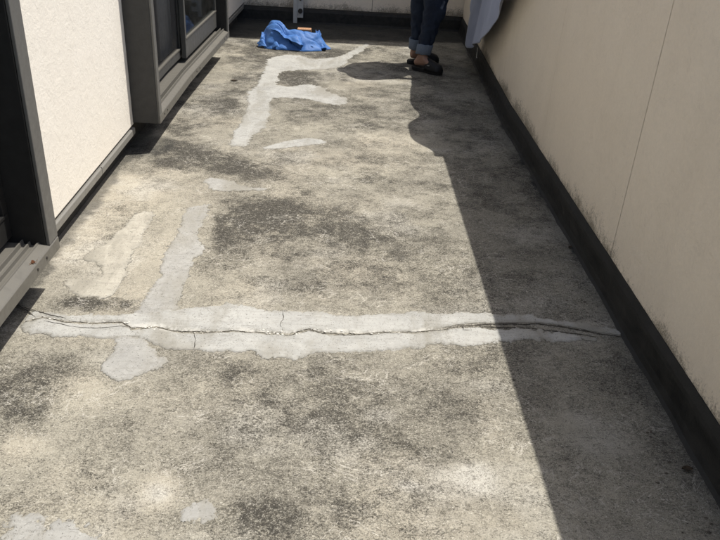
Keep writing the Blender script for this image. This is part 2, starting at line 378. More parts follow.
def patch(name, px, mat, z, seed, label=None, amp=.007, step=.004, sharp=0, dustline=None, smooth=1):
    """a low relief sheet: its height falls through the floor at a ragged outline"""
    P = np.array(chaikin([fl(p) for p in px], smooth) if smooth else [fl(p) for p in px]); pad = .025
    x0, y0 = P.min(0)-pad; x1, y1 = P.max(0)+pad
    if (y1-y0) > 1.2: step = .006
    gx = np.arange(x0, x1, step); gy = np.arange(y0, y1, step); X, Y = np.meshgrid(gx, gy)
    d2 = np.full(X.shape, 9.0); ins = np.zeros(X.shape, bool); n = len(P)
    for i in range(n):
        a, b = P[i], P[(i+1) % n]; e = b-a; L = (e@e)+1e-12
        t = np.clip(((X-a[0])*e[0]+(Y-a[1])*e[1])/L, 0, 1); dd = (X-a[0]-t*e[0])**2+(Y-a[1]-t*e[1])**2; d2 = np.minimum(d2, dd)
        c = ((a[1] > Y) != (b[1] > Y)); den = (b[1]-a[1]) if abs(b[1]-a[1]) > 1e-12 else 1e-12
        ins ^= c & (X < (b[0]-a[0])*(Y-a[1])/den+a[0])
    sd = np.sqrt(d2)*np.where(ins, 1, -1)
    v = VN(100+seed); k = np.ones_like(X)
    dust = np.zeros_like(X)
    if dustline is not None:
        q = np.array([fl(p) for p in dustline]); yc = np.interp(X, q[:, 0], q[:, 1]); dc = np.abs(Y-yc)
        k = np.clip(dc/.03, .28, 1)
        w = np.clip((v.fbm(X+3, Y, 5, 4)-.46)*5, 0, 1)*.022+.003
        dust = .8*np.clip(1-dc/w, 0, 1)*np.clip((v.fbm(X, Y+8, 60, 4, .7)-.38)*5, 0, 1)*(X < .35)
    nz = (v.fbm(X, Y, 20, 6, .78)-.5)*amp*14+(v.fbm(X+7, Y, 90, 3, .7)-.5)*amp*3
    s = sd+nz*k
    tr_ = (VN(300+seed).fbm(X*.4, Y*5, 16, 4, .6)-.5)*.0022
    zz = np.clip(s*.45, -.003, z+tr_)+(v.fbm(X+1, Y, 30, 4)-.5)*.0012
    keep = s > -.014
    ny_, nx_ = X.shape; ii = np.arange(nx_*ny_).reshape(ny_, nx_)
    kf = keep[:-1, :-1] & keep[:-1, 1:] & keep[1:, 1:] & keep[1:, :-1]
    Fq = np.stack([ii[:-1, :-1][kf], ii[:-1, 1:][kf], ii[1:, 1:][kf], ii[1:, :-1][kf]], -1)
    used = np.unique(Fq); remap = -np.ones(nx_*ny_, int); remap[used] = np.arange(len(used)); Fq = remap[Fq]
    co = np.stack([X, Y, zz], -1).reshape(-1, 3)[used]
    me = bpy.data.meshes.new(name); me.from_pydata(co.tolist(), [], Fq.tolist())
    for nm, arr in (('rim', s), ('dust', dust)):
        at = me.attributes.new(nm, 'FLOAT', 'POINT'); at.data.foreach_set('value', arr.ravel()[used].astype(np.float32))
    for p in me.polygons: p.use_smooth = True
    me.materials.append(mat); o = bpy.data.objects.new(name, me); col.objects.link(o); o.parent = floor
    if label: o['label'] = label
    return o
top_edge = [(23, 320), (33, 312), (53, 313), (83, 315), (123, 315), (147, 313), (160, 312), (185, 309), (200, 307), (227, 303.5), (243, 305), (260, 310), (280, 311), (300, 312), (323, 312), (333, 315), (360, 316), (380, 313), (413, 312), (440, 314), (483, 311.5), (508, 314.5), (533, 313.5), (541, 318), (562, 320.7), (588, 324), (616, 329.7), (622, 333)]
crack_u = [(26, 321), (43, 316.5), (67, 321.5), (93, 322.5), (122, 321.5), (133, 327.5), (157, 326.5), (180, 331.5), (207, 331.5), (233, 330.5), (263, 332), (290, 334), (310, 328.5), (323, 332.5), (360, 333.5), (387, 331.5), (413, 332), (440, 329), (458, 325), (487, 323), (537, 322.5), (562, 325.5), (588, 330.5), (609, 334), (622, 335)]
crack_l = [(23, 324), (43, 320), (67, 325), (93, 326.5), (122, 326), (133, 330.5), (157, 329.5), (180, 333.5), (207, 333.5), (233, 332.7), (263, 334.5), (290, 336.5), (310, 331.3), (323, 335), (360, 336), (387, 334), (413, 334.5), (440, 332), (458, 329), (487, 328.5), (537, 330), (562, 333), (588, 336.5), (600, 338.5)]
crack_l = [(x, u+1.6) if x < 445 else (x, y) for (x, y), u in zip(crack_l, [p[1] for p in crack_u])]
bot_edge = [(597, 341), (555, 342), (523, 338.7), (501, 342), (468.6, 346), (436, 344), (414, 349.5), (397, 349), (360, 352), (330, 353), (310, 355), (293, 360), (263, 358), (253, 353), (200, 351.3), (167, 349), (150, 342), (143, 338), (117, 338), (77, 337), (50, 337), (30, 333), (21, 328)]
patch('cement_patch', top_edge+crack_u[::-1], M_patch, .004, 1, 'long pale mortar strip on the far side of the crack across the floor', .004, dustline=crack_u, smooth=0)
patch('cement_patch', crack_l+bot_edge, M_patch, .004, 2, 'long pale mortar strip on the near side of the crack across the floor', .004, dustline=crack_u, smooth=0)
patch('cement_patch', [(115, 336), (143, 336), (153, 346), (167, 360), (160, 367), (143, 373), (127, 380), (117, 383), (107, 378), (100, 370), (103, 357), (113, 348)], M_patch2, .0028, 3, 'small grey mortar patch just below the long strip', .004)
patch('cement_patch', [(130, 316), (138, 308), (153, 287), (161, 278), (160, 269), (165.6, 250), (178, 229), (184, 214), (190, 206), (202, 204), (211.5, 204.5), (208, 214), (198, 230), (199, 241), (208, 246), (202, 253), (192, 262.6), (185.5, 281), (179, 298), (179, 312), (160, 315)], M_patch2, .0028, 4, 'grey mortar strip running away from the long strip', .0045)
patch('cement_patch', [(203, 180.6), (212, 177.6), (230, 180), (243, 186), (270, 188.5), (262, 190.5), (243, 191), (224, 192), (209, 190)], M_patch2, .0028, 5, 'small pointed mortar patch in the middle of the floor', .004)
patch('cement_patch', [(156.5, 211), (153, 218), (146, 230), (141, 244), (132, 255), (127.4, 272), (120, 287), (107.5, 298), (92, 299), (78, 296), (66, 289), (64, 281), (74, 279), (89, 280), (101, 276), (103, 269), (93, 262), (82, 260), (88, 252.5), (105, 243), (117, 233), (128, 221), (134, 213.6), (146, 211)], M_patch3, .0028, 6, 'cream hook shaped mortar patch beside the near door sill', .004)
patch('cement_patch', [(229, 147), (233.6, 132), (243, 119.5), (249, 104), (247, 92), (256.6, 86), (261, 75), (266, 66), (268, 59), (284, 54.5), (299, 55.5), (312, 59), (330, 58), (342, 55.5), (355, 49), (366, 43), (369.6, 45), (363, 51), (350, 58), (342, 67), (322, 70), (299, 70), (280, 72), (277, 81), (277, 85), (289, 87), (307, 84), (322, 87), (334.6, 95), (350, 98), (344, 106), (322, 103), (301, 98), (275, 97.5), (269, 102), (270, 116), (264, 129), (250.5, 137), (250, 148)], M_patch, .0028, 7, 'branching mortar patch near the blue tarp', .006)
patch('cement_patch', [(261, 149), (273, 144), (298, 139), (316, 138), (328, 143), (307, 145.5), (276, 149.5)], M_patch, .0028, 8, 'thin sliver of mortar below the branching patch', .004)
patch('cement_patch', [(2, 552), (8, 530), (14, 519), (30, 519), (43, 523), (67, 524), (86, 529), (98, 540), (98, 556)], M_patch2, .0028, 9, 'rough white mortar patch at the near left of the floor', .008)
patch('cement_patch', [(181, 511), (188, 505), (200, 503), (216, 506), (216, 517), (200, 524), (185, 519)], M_patch2, .0018, 10, 'small blotchy mortar patch near the front of the floor', .008)

def crackline(pxpts, w, z, seed, amp=.005, taper=True):
    c = rough_outline([fl(p) for p in pxpts], .006, amp, seed, closed=False); n = len(c); bm = nb(); prev = None
    for i, p in enumerate(c):
        t = (c[min(i+1, n-1)]-c[max(i-1, 0)]).normalized(); nr = Vector((-t.y, t.x, 0)); s = i/(n-1)
        ww = w*(.35+1.1*abs(mnoise.noise(Vector((p.x*40, p.y*40, seed)))))*(min(1, 6*s, 6*(1-s)) if taper else 1)+.0002
        a = bm.verts.new(p+nr*ww+Vector((0, 0, z))); b = bm.verts.new(p-nr*ww+Vector((0, 0, z)))
        if prev: bm.faces.new((prev[0], prev[1], b, a))
        prev = (a, b)
    bmesh.ops.recalc_face_normals(bm, faces=bm.faces)
    for f in bm.faces:
        if f.normal.z < 0: f.normal_flip()
    return mk('crack', bm, M_crack, floor)
mid_c = [((a[0]+b[0])/2, (a[1]+b[1])/2) for a, b in zip(crack_u, crack_l)]
crackline(mid_c[:19], .0020, .0008, 21, .009, False)
crackline([(290, 336), (312, 331), (330, 335), (352, 336.5), (387, 334), (400, 335)], .0012, .0048, 42, .009)
crackline([(455, 326), (487, 324.5), (537, 324), (562, 327), (588, 332), (609, 335.5), (634, 338)], .005, .0012, 22, .005)
crackline([(470, 327), (500, 327.5), (530, 328.5), (560, 332), (585, 335.5), (600, 338)], .0035, .0014, 23, .005)
crackline([(0, 303), (12, 306), (24, 309), (40, 313), (52, 316), (66, 320)], .004, .0044, 24, .006)
crackline([(0, 298), (14, 303), (26, 311), (36, 318)], .003, .0046, 25, .006)
crackline([(45, 322), (70, 327), (95, 329), (122, 327), (133, 329.5)], .0018, .0046, 26, .005)
crackline([(282, 311), (284, 318), (280, 326), (283, 333)], .0016, .0046, 27, .004)
crackline([(193, 333), (196, 340), (194, 350)], .0014, .0046, 28, .003)
crackline([(463, 325), (463, 331), (470, 331)], .0014, .0046, 29, .002)
# white crumbs of mortar along the crack and on the floor
bm = nb()
def crumb(bm, x, y, s, z):
    n = 6; a0 = random.random()*6; hh = s*random.uniform(.15, .4)
    r1 = [Vector((x+math.cos(a0+i*1.047)*s*random.uniform(.6, 1.2)*1.3, y+math.sin(a0+i*1.047)*s*random.uniform(.5, 1.1), z)) for i in range(n)]
    c = Vector((x, y, z)); r2 = [c+(p-c)*.75+Vector((0, 0, hh)) for p in r1]
    loft(bm, [r1, r2])
for i in range(60):
    t = random.random()**.8*17; k = int(t); a, b = mid_c[k], mid_c[k+1]; f = t-k
    p = fl((a[0]+(b[0]-a[0])*f, a[1]+(b[1]-a[1])*f)); crumb(bm, p[0]+random.gauss(0, .004), p[1]+random.gauss(0, .006), random.uniform(.001, .003), .0035)
for (a, b, cnt) in [((122, 321), (160, 330), 12), ((263, 333), (300, 335), 14), ((325, 332), (400, 334), 14), ((40, 318), (70, 322), 5)]:
    for i in range(cnt):
        f = random.random(); p = fl((a[0]+(b[0]-a[0])*f, a[1]+(b[1]-a[1])*f)); crumb(bm, p[0]+random.gauss(0, .006), p[1]+random.gauss(0, .008), random.uniform(.0012, .005), .0038)
bmesh.ops.recalc_face_normals(bm, faces=bm.faces)
o = mk('mortar_crumbs', bm, M_chip); cdata(o, 'white crumbs of broken mortar along the crack', 'mortar crumbs', kind='stuff')
bm = nb()
for i in range(520):
    x = random.uniform(-1.05, .98); y = random.uniform(1.1, 6.5); crumb(bm, x, y, random.uniform(.0008, .0026), 0)
for i in range(200):
    y = random.uniform(1.2, 6); crumb(bm, .97-abs(random.gauss(0, .05)), y, random.uniform(.001, .006), 0)
bmesh.ops.recalc_face_normals(bm, faces=bm.faces)
o = mk('grit', bm, plain('dark grit', (.08, .07, .055), .95, .6, 90)); cdata(o, 'fine dark grit scattered over the concrete floor', 'grit', kind='stuff')

# ------------------------------------------------------------------ parapet on the right
PX, PH = 1.05, 1.15
par = thing('parapet_wall', 'shaded cream rendered parapet wall along the right side', 'parapet wall', (PX+.08, 3, 0)); par['kind'] = 'thing'
joints = [-1.2, 0.07, 1.27, 2.47, 3.66, 4.86, 6.06, 7.42]
for a, b in zip(joints, joints[1:]):
    bm = nb(); ga = .0028 if a != 3.66 else .0014; gb = .0028 if b != 3.66 else .0014
    box(bm, PX, PX+.16, a+ga, b-gb, .128, PH-.03); mk('wall_panel', bm, M_right, par, bevel=.0015)
bm = nb(); box(bm, PX+.006, PX+.15, -1.19, 7.41, .0, PH-.035); mk('joint_filler', bm, M_joint, par)
bm = nb(); box(bm, PX, PX+.18, -1.2, 7.42, PH-.029, PH); mk('coping', bm, metal('coping aluminium', (.4, .38, .34, 1)), par, bevel=.002)
# dark upstand at its foot, top slopes up to the wall and is slightly wavy
def upstand_y(name, parent):
    bm = nb(); rings = []
    n = 260
    for i in range(n+1):
        y = -1.2+(7.40+1.2)*i/n; w = mnoise.noise(Vector((y*3.1, 0, 1)))*.004+mnoise.noise(Vector((y*14, 0, 2)))*.0025; w2 = mnoise.noise(Vector((y*2.3, 3, 2)))*.0025+mnoise.noise(Vector((y*21, 3, 2)))*.0012
        pr = [(1.010+w*2, -.002), (1.022+w, .010), (1.028+w, .035), (1.031+w2, .095), (1.034+w2, .108), (1.039+w2*.6, .118), (1.046, .131+w2*.7), (1.052, .131+w2*.7), (1.052, -.002)]
        rings.append([Vector((bend(x, y), y, z)) for x, z in pr])
    loft(bm, rings); bmesh.ops.recalc_face_normals(bm, faces=bm.faces)
    return mk(name, bm, M_up, parent)
upstand_y('base_upstand', par)

# ------------------------------------------------------------------ wall across the far end, with an added slab above it
FY = 7.44
far = thing('end_wall', 'cream wall closing the far end of the balcony', 'wall', (0, FY+.1, 0)); far['kind'] = 'thing'
for a, b in [(-1.35, -.985), (-.985, .255), (.255, 1.20), (1.20, 2.6)]:
    bm = nb(); box(bm, a+.002, b-.002, FY, FY+.16, .128, 2.62, bent=False); mk('wall_panel', bm, M_right, far, bevel=.0015)
bm = nb(); box(bm, -1.34, 2.59, FY+.006, FY+.15, 0, 2.6, bent=False); mk('joint_filler', bm, M_joint, far)
bm = nb(); rings = []
for i in range(61):
    x = -1.3+2.42*i/60; w = mnoise.noise(Vector((x*6, 8, 1)))*.004
    rings.append([Vector((x, FY+dy, z)) for dy, z in [(-.08, -.002), (-.06+w, .015), (-.055+w, .10), (-.04, .118), (.002, .130+w), (.002, -.002)]])
loft(bm, rings); bmesh.ops.recalc_face_normals(bm, faces=bm.faces); mk('base_upstand', bm, M_up, far)
bm = nb(); box(bm, -1.4, 2.9, 6.98, FY+.5, 2.62, 2.74, bent=False); mk('shade_eave', bm, plain('eave soffit', (.5, .47, .4), .85, .1, 6), far, bevel=.004)  # unseen slab, added and sized to cast shade on the far floor
# metal post bolted to its foot
po = thing('metal_post', 'pale grey metal post with bolted plate against the end wall', 'post', (-.47, FY-.06, 0))
M_post = metal('pale painted steel', (.52, .52, .50, 1), .45, .1)
bxo('upright', M_post, po, -.50, -.462, FY-.085, FY-.058, .0, .95, bevel=.002, bent=False)
bxo('plate', M_post, po, -.462, -.405, FY-.078, FY-.070, .05, .28, bevel=.002, bent=False)
bm = nb(); cyl(bm, (-.432, FY-.095, .115), (-.432, FY-.077, .115), .022, 16); mk('bolt', bm, M_screw, po)
bm = nb(); cyl(bm, (-.432, FY-.095, .22), (-.432, FY-.077, .22), .012, 6); mk('bolt', bm, M_screw, po)

# ------------------------------------------------------------------ house wall on the left
WX = -1.07
house = thing('house_wall', 'sunlit cream rendered house wall on the left between the sliding doors', 'house wall', (WX-.1, 3, 0)); house['kind'] = 'thing'
D1 = (.45, 2.305); D2 = (3.70, 5.86)
for a, b in [(-1.2, D1[0]), (D1[1], D2[0]), (D2[1], FY-.002)]:
    bm = nb(); box(bm, WX-.16, WX, a, b, .148, 2.2); mk('render_panel', bm, M_left, house, bevel=.003)
    # drip trim under the render: lip, face, underside
    bm = nb(); prism_y(bm, [(WX-.05, .098), (WX+.004, .098), (WX+.006, .102), (WX+.006, .129), (WX+.001, .134), (WX-.05, .134)], a+.002, b-.002)
    mk('drip_trim', bm, M_trim, house, bevel=.0012)
bm = nb(); box(bm, WX-.16, WX, -1.2, FY-.002, 2.203, 2.85); mk('render_panel', bm, M_left, house, bevel=.003)
bm = nb(); box(bm, WX-.155, WX-.055, -1.19, FY-.004, -.002, .146); mk('plinth', bm, plain('dark plinth', (.05, .047, .04), .9, .3, 30), house)
for ya in (3.12,):                                                  # trim butt joint
    bxo('trim_joint', M_screw, house, WX-.01, WX+.0065, ya, ya+.002, .099, .1345)
# the room behind the doors
room = thing('room', 'dim room behind the sliding doors', 'room', (-2.4, 3, 0))
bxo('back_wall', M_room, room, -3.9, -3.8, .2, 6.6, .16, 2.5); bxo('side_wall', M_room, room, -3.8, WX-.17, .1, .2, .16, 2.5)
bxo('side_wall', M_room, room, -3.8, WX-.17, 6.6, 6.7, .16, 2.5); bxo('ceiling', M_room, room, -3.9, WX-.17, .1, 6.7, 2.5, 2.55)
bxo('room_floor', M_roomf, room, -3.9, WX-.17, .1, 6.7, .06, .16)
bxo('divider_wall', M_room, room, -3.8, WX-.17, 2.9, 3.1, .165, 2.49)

def sliding_door(label, fx, y0, y1, sx, split, low_rails, jw=.055, rust=False):
    """fx: outer face of the frame; sx: plane of the sashes"""
    t = thing('sliding_door', label, 'sliding door', (fx-.05, (y0+y1)/2, .155))
    zt = 2.10
    sill = nb()
    prism_y(sill, [(fx, .157), (fx, .198), (fx-.004, .202), (fx-.034, .212), (fx-.036, .217), (fx-.041, .217), (fx-.043, .204), (fx-.062, .204), (fx-.064, .218), (fx-.069, .218),
                   (fx-.071, .206), (sx+.034, .208), (sx+.032, .224), (sx+.027, .224), (sx+.025, .21), (sx-.05, .212), (fx-.18, .212), (fx-.18, .157)] if sx < fx-.11 else
            [(fx, .157), (fx, .198), (fx-.004, .202), (fx-.030, .212), (fx-.032, .226), (fx-.037, .226), (fx-.039, .204), (fx-.052, .204), (fx-.054, .230), (fx-.059, .230), (fx-.061, .206), (fx-.18, .208), (fx-.18, .157)], y0, y1)
    s = mk('sill', sill, M_rail, t, bevel=.0008)
    for yy in [y1-.12, y1-.20, (y0+y1)/2, (y0+y1)/2-.09, y0+.10, y0+.17]:
        bm = nb(); c = Vector((bend(fx, yy), yy, .180)); cyl(bm, c, c+Vector((.0025, 0, 0)), .0048, 10); mk('screw', bm, M_screw, s)
    for ya, yb in ((y0, y0+jw), (y1-jw, y1)):
        # jamb: light outer face; reveal and side have shade in their colour
        bm = nb(); box(bm, fx-.16, fx-.0135, ya, yb, .2 if ya == y0 else .203, zt); j = mk('jamb', bm, M_reveal_shade if ya != y0 or not low_rails else M_bronze_shade, t, bevel=.002)
        bm = nb(); box(bm, fx-.013, fx-.001, ya-.0005 if ya == y0 else ya+.004, yb+.0005, .2045 if not low_rails else .158, zt); mk('jamb_face', bm, M_bronze, j, bevel=.0025)
        if low_rails and ya == y0:
            bm = nb(); box(bm, fx-.14, fx-.012, ya-.006, ya-.0008, .158, zt); mk('jamb_side', bm, M_side_shade, j, bevel=.002)
    bxo('head', M_bronze, t, fx-.16, fx, y0, y1, zt+.001, zt+.07, bevel=.003)
    yi0, yi1 = y0+jw, y1-jw
    MS = M_sash if low_rails else M_reveal_shade  # near door sashes use the metal painted dark as shade
    def sash(xa, a, b, stile, rail, xth=.028, fill=None):
        z0, z1 = .236, zt-.01
        bm = nb(); box(bm, xa-xth, xa, a, a+stile, z0, z1); p = mk('sash', bm, MS, t, bevel=.0015)
        for nm, q in (('stile', (b-stile, b, z0, z1)), ('bottom_rail', (a+stile+.0004, b-stile-.0004, z0, z0+rail)), ('top_rail', (a+stile+.0004, b-stile-.0004, z1-.06, z1))):
            bm = nb(); box(bm, xa-xth, xa-.001, q[0], q[1], q[2], q[3]); mk(nm, bm, MS, p, bevel=.0015)
        bm = nb(); box(bm, xa-xth+.004, xa+.003, a+stile*.4, b-stile*.4, z0+rail+.0003, z0+rail+.009); mk('glazing_bead', bm, M_rail if low_rails else M_reveal_shade, p)
        bm = nb(); box(bm, xa-xth*.62, xa-xth*.42, a+stile, b-stile, z0+rail, z1-.06); mk('mesh' if fill else 'glass', bm, fill or M_glass, p)
        return p
    sash(sx, split-.02, yi1, .035, .115 if low_rails else .08)                  # outer sash, deep bottom rail
    sash(sx-.038, yi0, split+.03, .032, .05, fill=M_screen if low_rails else None)
    if rust:
        bm = nb(); 
        for k in range(16):
            yy = y1-.20+random.gauss(0, .012); dd = -.012+random.gauss(0, .006); crumb(bm, bend(fx+dd, yy), yy, random.uniform(.001, .005), .2065)
        bmesh.ops.recalc_face_normals(bm, faces=bm.faces); mk('rust_spot', bm, M_rust, s)
    return t
sliding_door('near bronze sliding door, mostly out of frame, with dark glass and rusty sill', -.966, D1[0], D1[1], -1.085, 1.32, False, .08, True)
sliding_door('far bronze sliding door standing on a raised sill halfway along the house wall', -.93, D2[0], D2[1], -1.012, 4.80, True, .05)
# curtain hanging inside the far door
bm = nb(); a = []; 
for i in range(90):
    y = 4.58+.32*i/89; x = -1.125+.014*math.sin(i*.75)+.006*math.sin(i*2.1)
    a.append((bm.verts.new((x, y, .26)), bm.verts.new((x-.004, y, 2.1))))
for p, q in zip(a, a[1:]): bm.faces.new((p[0], q[0], q[1], p[1]))
o = mk('curtain', bm, M_curtain, origin=(-1.125, 4.74, .26), smooth=True); o.modifiers.new('solid', 'SOLIDIFY').thickness = .002
cdata(o, 'pale grey curtain hanging behind the glass of the far door', 'curtain')

# ------------------------------------------------------------------ blue tarp bundle
def tarp():
    # a heap: height field over an irregular footprint, folded with ridges, edges tucked under
    root = thing('tarp', 'crumpled blue tarp lying in a heap near the far wall', 'tarp', (-.43, 6.33, 0))
    bm = nb(); nu, nv = 150, 80; cx, cy = -.43, 6.34; g = []
    for j in range(nv+1):
        row = []
        for i in range(nu+1):
            u = i/nu*2-1; v = j/nv*2-1
            # map square to rounded footprint
            uu = u*math.sqrt(1-v*v/2); vv = v*math.sqrt(1-u*u/2); r = math.sqrt(uu*uu+vv*vv)
            ang = math.atan2(vv, uu); R_ = 1+.07*math.sin(3*ang+1)+.05*math.sin(5*ang)+.03*math.sin(11*ang+2)
            x = cx+uu*.30*R_; y = cy+vv*.165*R_+.02*math.sin(x*9)
            h = .120*math.exp(-((x+.60)/.105)**4-((y-6.35)/.12)**4)+.035*math.exp(-((x+.61)/.06)**2-((y-6.36)/.1)**2)+.10*math.exp(-((x+.44)/.14)**2-((y-6.33)/.10)**2)+.080*math.exp(-((x+.30)/.13)**2-((y-6.30)/.085)**2)+.085*math.exp(-((x+.22)/.045)**2-((y-6.37)/.06)**2)
            # long diagonal folds
            d = (x+.62)*.55+(y-6.36)*1.0; f1 = abs(math.sin(d*26+2.5*mnoise.noise(Vector((x*6, y*6, 1)))))
            f2 = abs(mnoise.noise(Vector((x*9, y*13, 4)))); f3 = abs(mnoise.noise(Vector((x*24, y*30, 7))))
            edge = max(0, 1-r**6)
            z = .012+h*(.88+.18*(f1**.7)) + .018*(f2-.2) + .006*(f3-.2)
            z -= .035*math.exp(-((d+.012)/.012)**2)*(1 if x > -.66 and x < -.35 else .0)
            z = max(.004, z)*edge**.5 + .003
            x += .012*mnoise.noise(Vector((x*14, y*14, z*20))); y += .012*mnoise.noise(Vector((x*14, y*14+5, z*20)))
            row.append(bm.verts.new((x, y, z)))
        g.append(row)
    for j in range(nv):
        for i in range(nu): bm.faces.new((g[j][i], g[j][i+1], g[j+1][i+1], g[j+1][i]))
    m = Mat('blue polyethylene tarp', .58, 0, .35)
    w = m.noise(16, 6, .65, dist=.5); m.color(m.mix(m.ramp(w, .3, .7), (.035, .115, .33, 1), (.065, .18, .45, 1))); n = m.bump(w, .5, .01); m.bump(m.noise(70, 5, .7), .3, .003, n)
    mk('tarp_heap', bm, m.m, root, smooth=True)
    # loose folded corner and hanging flap
    def flap(pts, seed):
        bm = nb(); A, B, C_, D = [Vector(p) for p in pts]; n = 26; gg = []
        for j in range(n+1):
            r_ = []
            for i in range(n+1):
                s, t = i/n, j/n; p = A*(1-s)*(1-t)+B*s*(1-t)+C_*s*t+D*(1-s)*t
                k = mnoise.noise(p*14+Vector((seed, 0, 0)))*.018+abs(mnoise.noise(p*34+Vector((seed, 3, 0))))*.010+.010*math.sin(s*9+t*3)
                p = p+Vector((k*.4, -k*.6, k)); p.z = max(p.z, .004); r_.append(bm.verts.new(p))
            gg.append(r_)
        for j in range(n):
            for i in range(n): bm.faces.new((gg[j][i], gg[j][i+1], gg[j+1][i+1], gg[j+1][i]))
        o = mk('flap', bm, m.m, root, smooth=True); o.modifiers.new('solid', 'SOLIDIFY').thickness = .002
    flap([(-.715, 6.24, .01), (-.53, 6.18, .012), (-.60, 6.31, .150), (-.69, 6.33, .11)], 1)
    flap([(-.61, 6.27, .150), (-.36, 6.17, .045), (-.28, 6.25, .075), (-.58, 6.37, .165)], 4)
    flap([(-.30, 6.22, .02), (-.145, 6.25, .012), (-.14, 6.36, .03), (-.27, 6.36, .085)], 7)
    flap([(-.25, 6.34, .06), (-.19, 6.32, .06), (-.20, 6.40, .105), (-.245, 6.42, .13)], 9)
    flap([(-.52, 6.42, .10), (-.40, 6.38, .09), (-.40, 6.46, .06), (-.50, 6.48, .12)], 12)
tarp()
bk = thing('wooden_block', 'small hollow brown wooden block lying behind the blue tarp', 'wooden block', (-.345, 6.47, .04))
M_wood = plain('weathered orange wood', (.36, .20, .11), .8, .35, 70)
bm = nb(); box(bm, -.40, -.285, 6.42, 6.50, .118, .130, bent=False); mk('board', bm, M_wood, bk, bevel=.001)
bm = nb(); box(bm, -.297, -.285, 6.42, 6.50, .0, .1178, bent=False); mk('board', bm, M_wood, bk, bevel=.001)
bm = nb(); box(bm, -.40, -.2972, 6.49, 6.50, .0, .1178, bent=False); mk('board', bm, M_wood, bk, bevel=.001)
bm = nb(); box(bm, -.40, -.39, 6.42, 6.489, .0, .1178, bent=False); mk('board', bm, M_wood, bk, bevel=.001)

# small dark leaf bits
M_leaf = plain('dry brown leaf', (.045, .032, .02), .9, .4, 120)
def leaf(px, L, rot, label):
    x, y = fl(px); bm = nb(); n = 8; r = []
    for i in range(n+1):
        s = i/n; w = L*.28*math.sin(math.pi*s)**.7*(1+.2*random.random()); zz = .003
        c = Vector((math.cos(rot)*L*(s-.5), math.sin(rot)*L*(s-.5), zz)); nn = Vector((-math.sin(rot), math.cos(rot), 0))
        r.append([bm.verts.new(c+nn*w+Vector((0, 0, .004))), bm.verts.new(c), bm.verts.new(c-nn*w+Vector((0, 0, .005)))])
    for a, b in zip(r, r[1:]):
        for k in (0, 1): bm.faces.new((a[k], a[k+1], b[k+1], b[k]))
    for v in bm.verts: v.co += Vector((x, y, 0))
    o = mk('leaf', bm, M_leaf, origin=(x, y, 0), smooth=True); cdata(o, label, 'leaf')
leaf((234, 81), .05, .1, 'dark dry leaf on the floor between the far sill and the branching mortar patch')
leaf((687, 470), .032, .0, 'dark scrap on the shaded floor beside the near end of the black upstand')
leaf((570, 248), .022, .6, 'dark scrap on the shaded floor halfway along the black upstand')

# ------------------------------------------------------------------ cloth hung over the parapet
def hang():
    root = thing('blanket', 'pale blue grey blanket draped over the parapet with its corner hanging low', 'blanket', (1.02, 5.2, 1.13))
    m = Mat('pale blue grey cotton', .9, 0, .2)
    w = m.noise(900, 2, .6); m.color(m.mix(m.ramp(m.noise(5, 4), .3, .7), (.27, .30, .41, 1), (.35, .385, .50, 1))); m.bump(w, .3, .0006)
    m.b.inputs['Sheen Weight'].default_value = .3
    ey = [4.02, 4.12, 4.35, 4.62, 4.95, 5.25, 5.46, 5.60, 5.70, 5.78, 5.86, 6.00, 6.15, 6.28, 6.36, 6.40]
    ez = [1.05, .90, .80, .66, .46, .33, .275, .235, .20, .185, .195, .25, .33, .48, .80, 1.05]
    bm = nb(); NU, NV = 170, 90; gg = []
    for i in range(NU+1):
        y = 4.02+(6.40-4.02)*i/NU; zb = float(np.interp(y, ey, ez)); row = []
        bul = .016+.150*math.exp(-((y-4.44)/.27)**4)+.125*math.exp(-((y-5.15)/.38)**4)+.10*math.exp(-((y-5.85)/.34)**4)+.012
        for j in range(NV+1):
            t = j/NV
            if t < .22:                                    # over the top of the wall
                s = t/.22; x = 1.27-(1.27-1.05)*s; z = PH+.022+.06*bul/.1*math.sin(math.pi*(.15+.7*s)); yy = y; off = 0
                z += .012*mnoise.noise(Vector((x*9, y*7, 0)))
                if s > .85: x -= (s-.85)/.15*bul*.5
            else:
                s = (t-.22)/.78; z = (PH+.035)+(zb-(PH+.035))*s
                round_ = min(1, s*5)
                off = bul*(.5+.5*math.sin(min(1, s*6)*math.pi/2))*(1-.62*min(1, s*1.5)) + .012
                # folds gather toward the low corner
                yc = 5.78; yy = y+(yc-y)*.10*s*s
                ph = (y-yc)*(13+3*s)+1.2*mnoise.noise(Vector((y*2, z*1.5, 0)))
                f = (.005+.016*s)*min(1, max(.12, (y-5.05)/.6))*math.sin(ph)+.007*mnoise.noise(Vector((y*7, z*4, 3)))
                x = 1.05-off-.022*s-.022*s-f-.03*s*math.exp(-((y-5.7)/.4)**2)
            row.append(bm.verts.new((bend(x, yy), yy, z)))
        gg.append(row)
    for i in range(NU):
        for j in range(NV): bm.faces.new((gg[i][j], gg[i][j+1], gg[i+1][j+1], gg[i+1][j]))
    bmesh.ops.recalc_face_normals(bm, faces=bm.faces)
    o = mk('cloth', bm, m.m, root, smooth=True); o.modifiers.new('solid', 'SOLIDIFY').thickness = .004
    bm = nb(); x = bend(.985, 5.74)
    box(bm, x-.001, x+.001, 5.735, 5.743, .125, .20, bent=False); box(bm, x-.001, x+.001, 5.715, 5.7348, .125, .131, bent=False)
    mk('care_tag', bm, plain('white tag', (.8, .8, .78), .6, .05, 20), root)
hang()

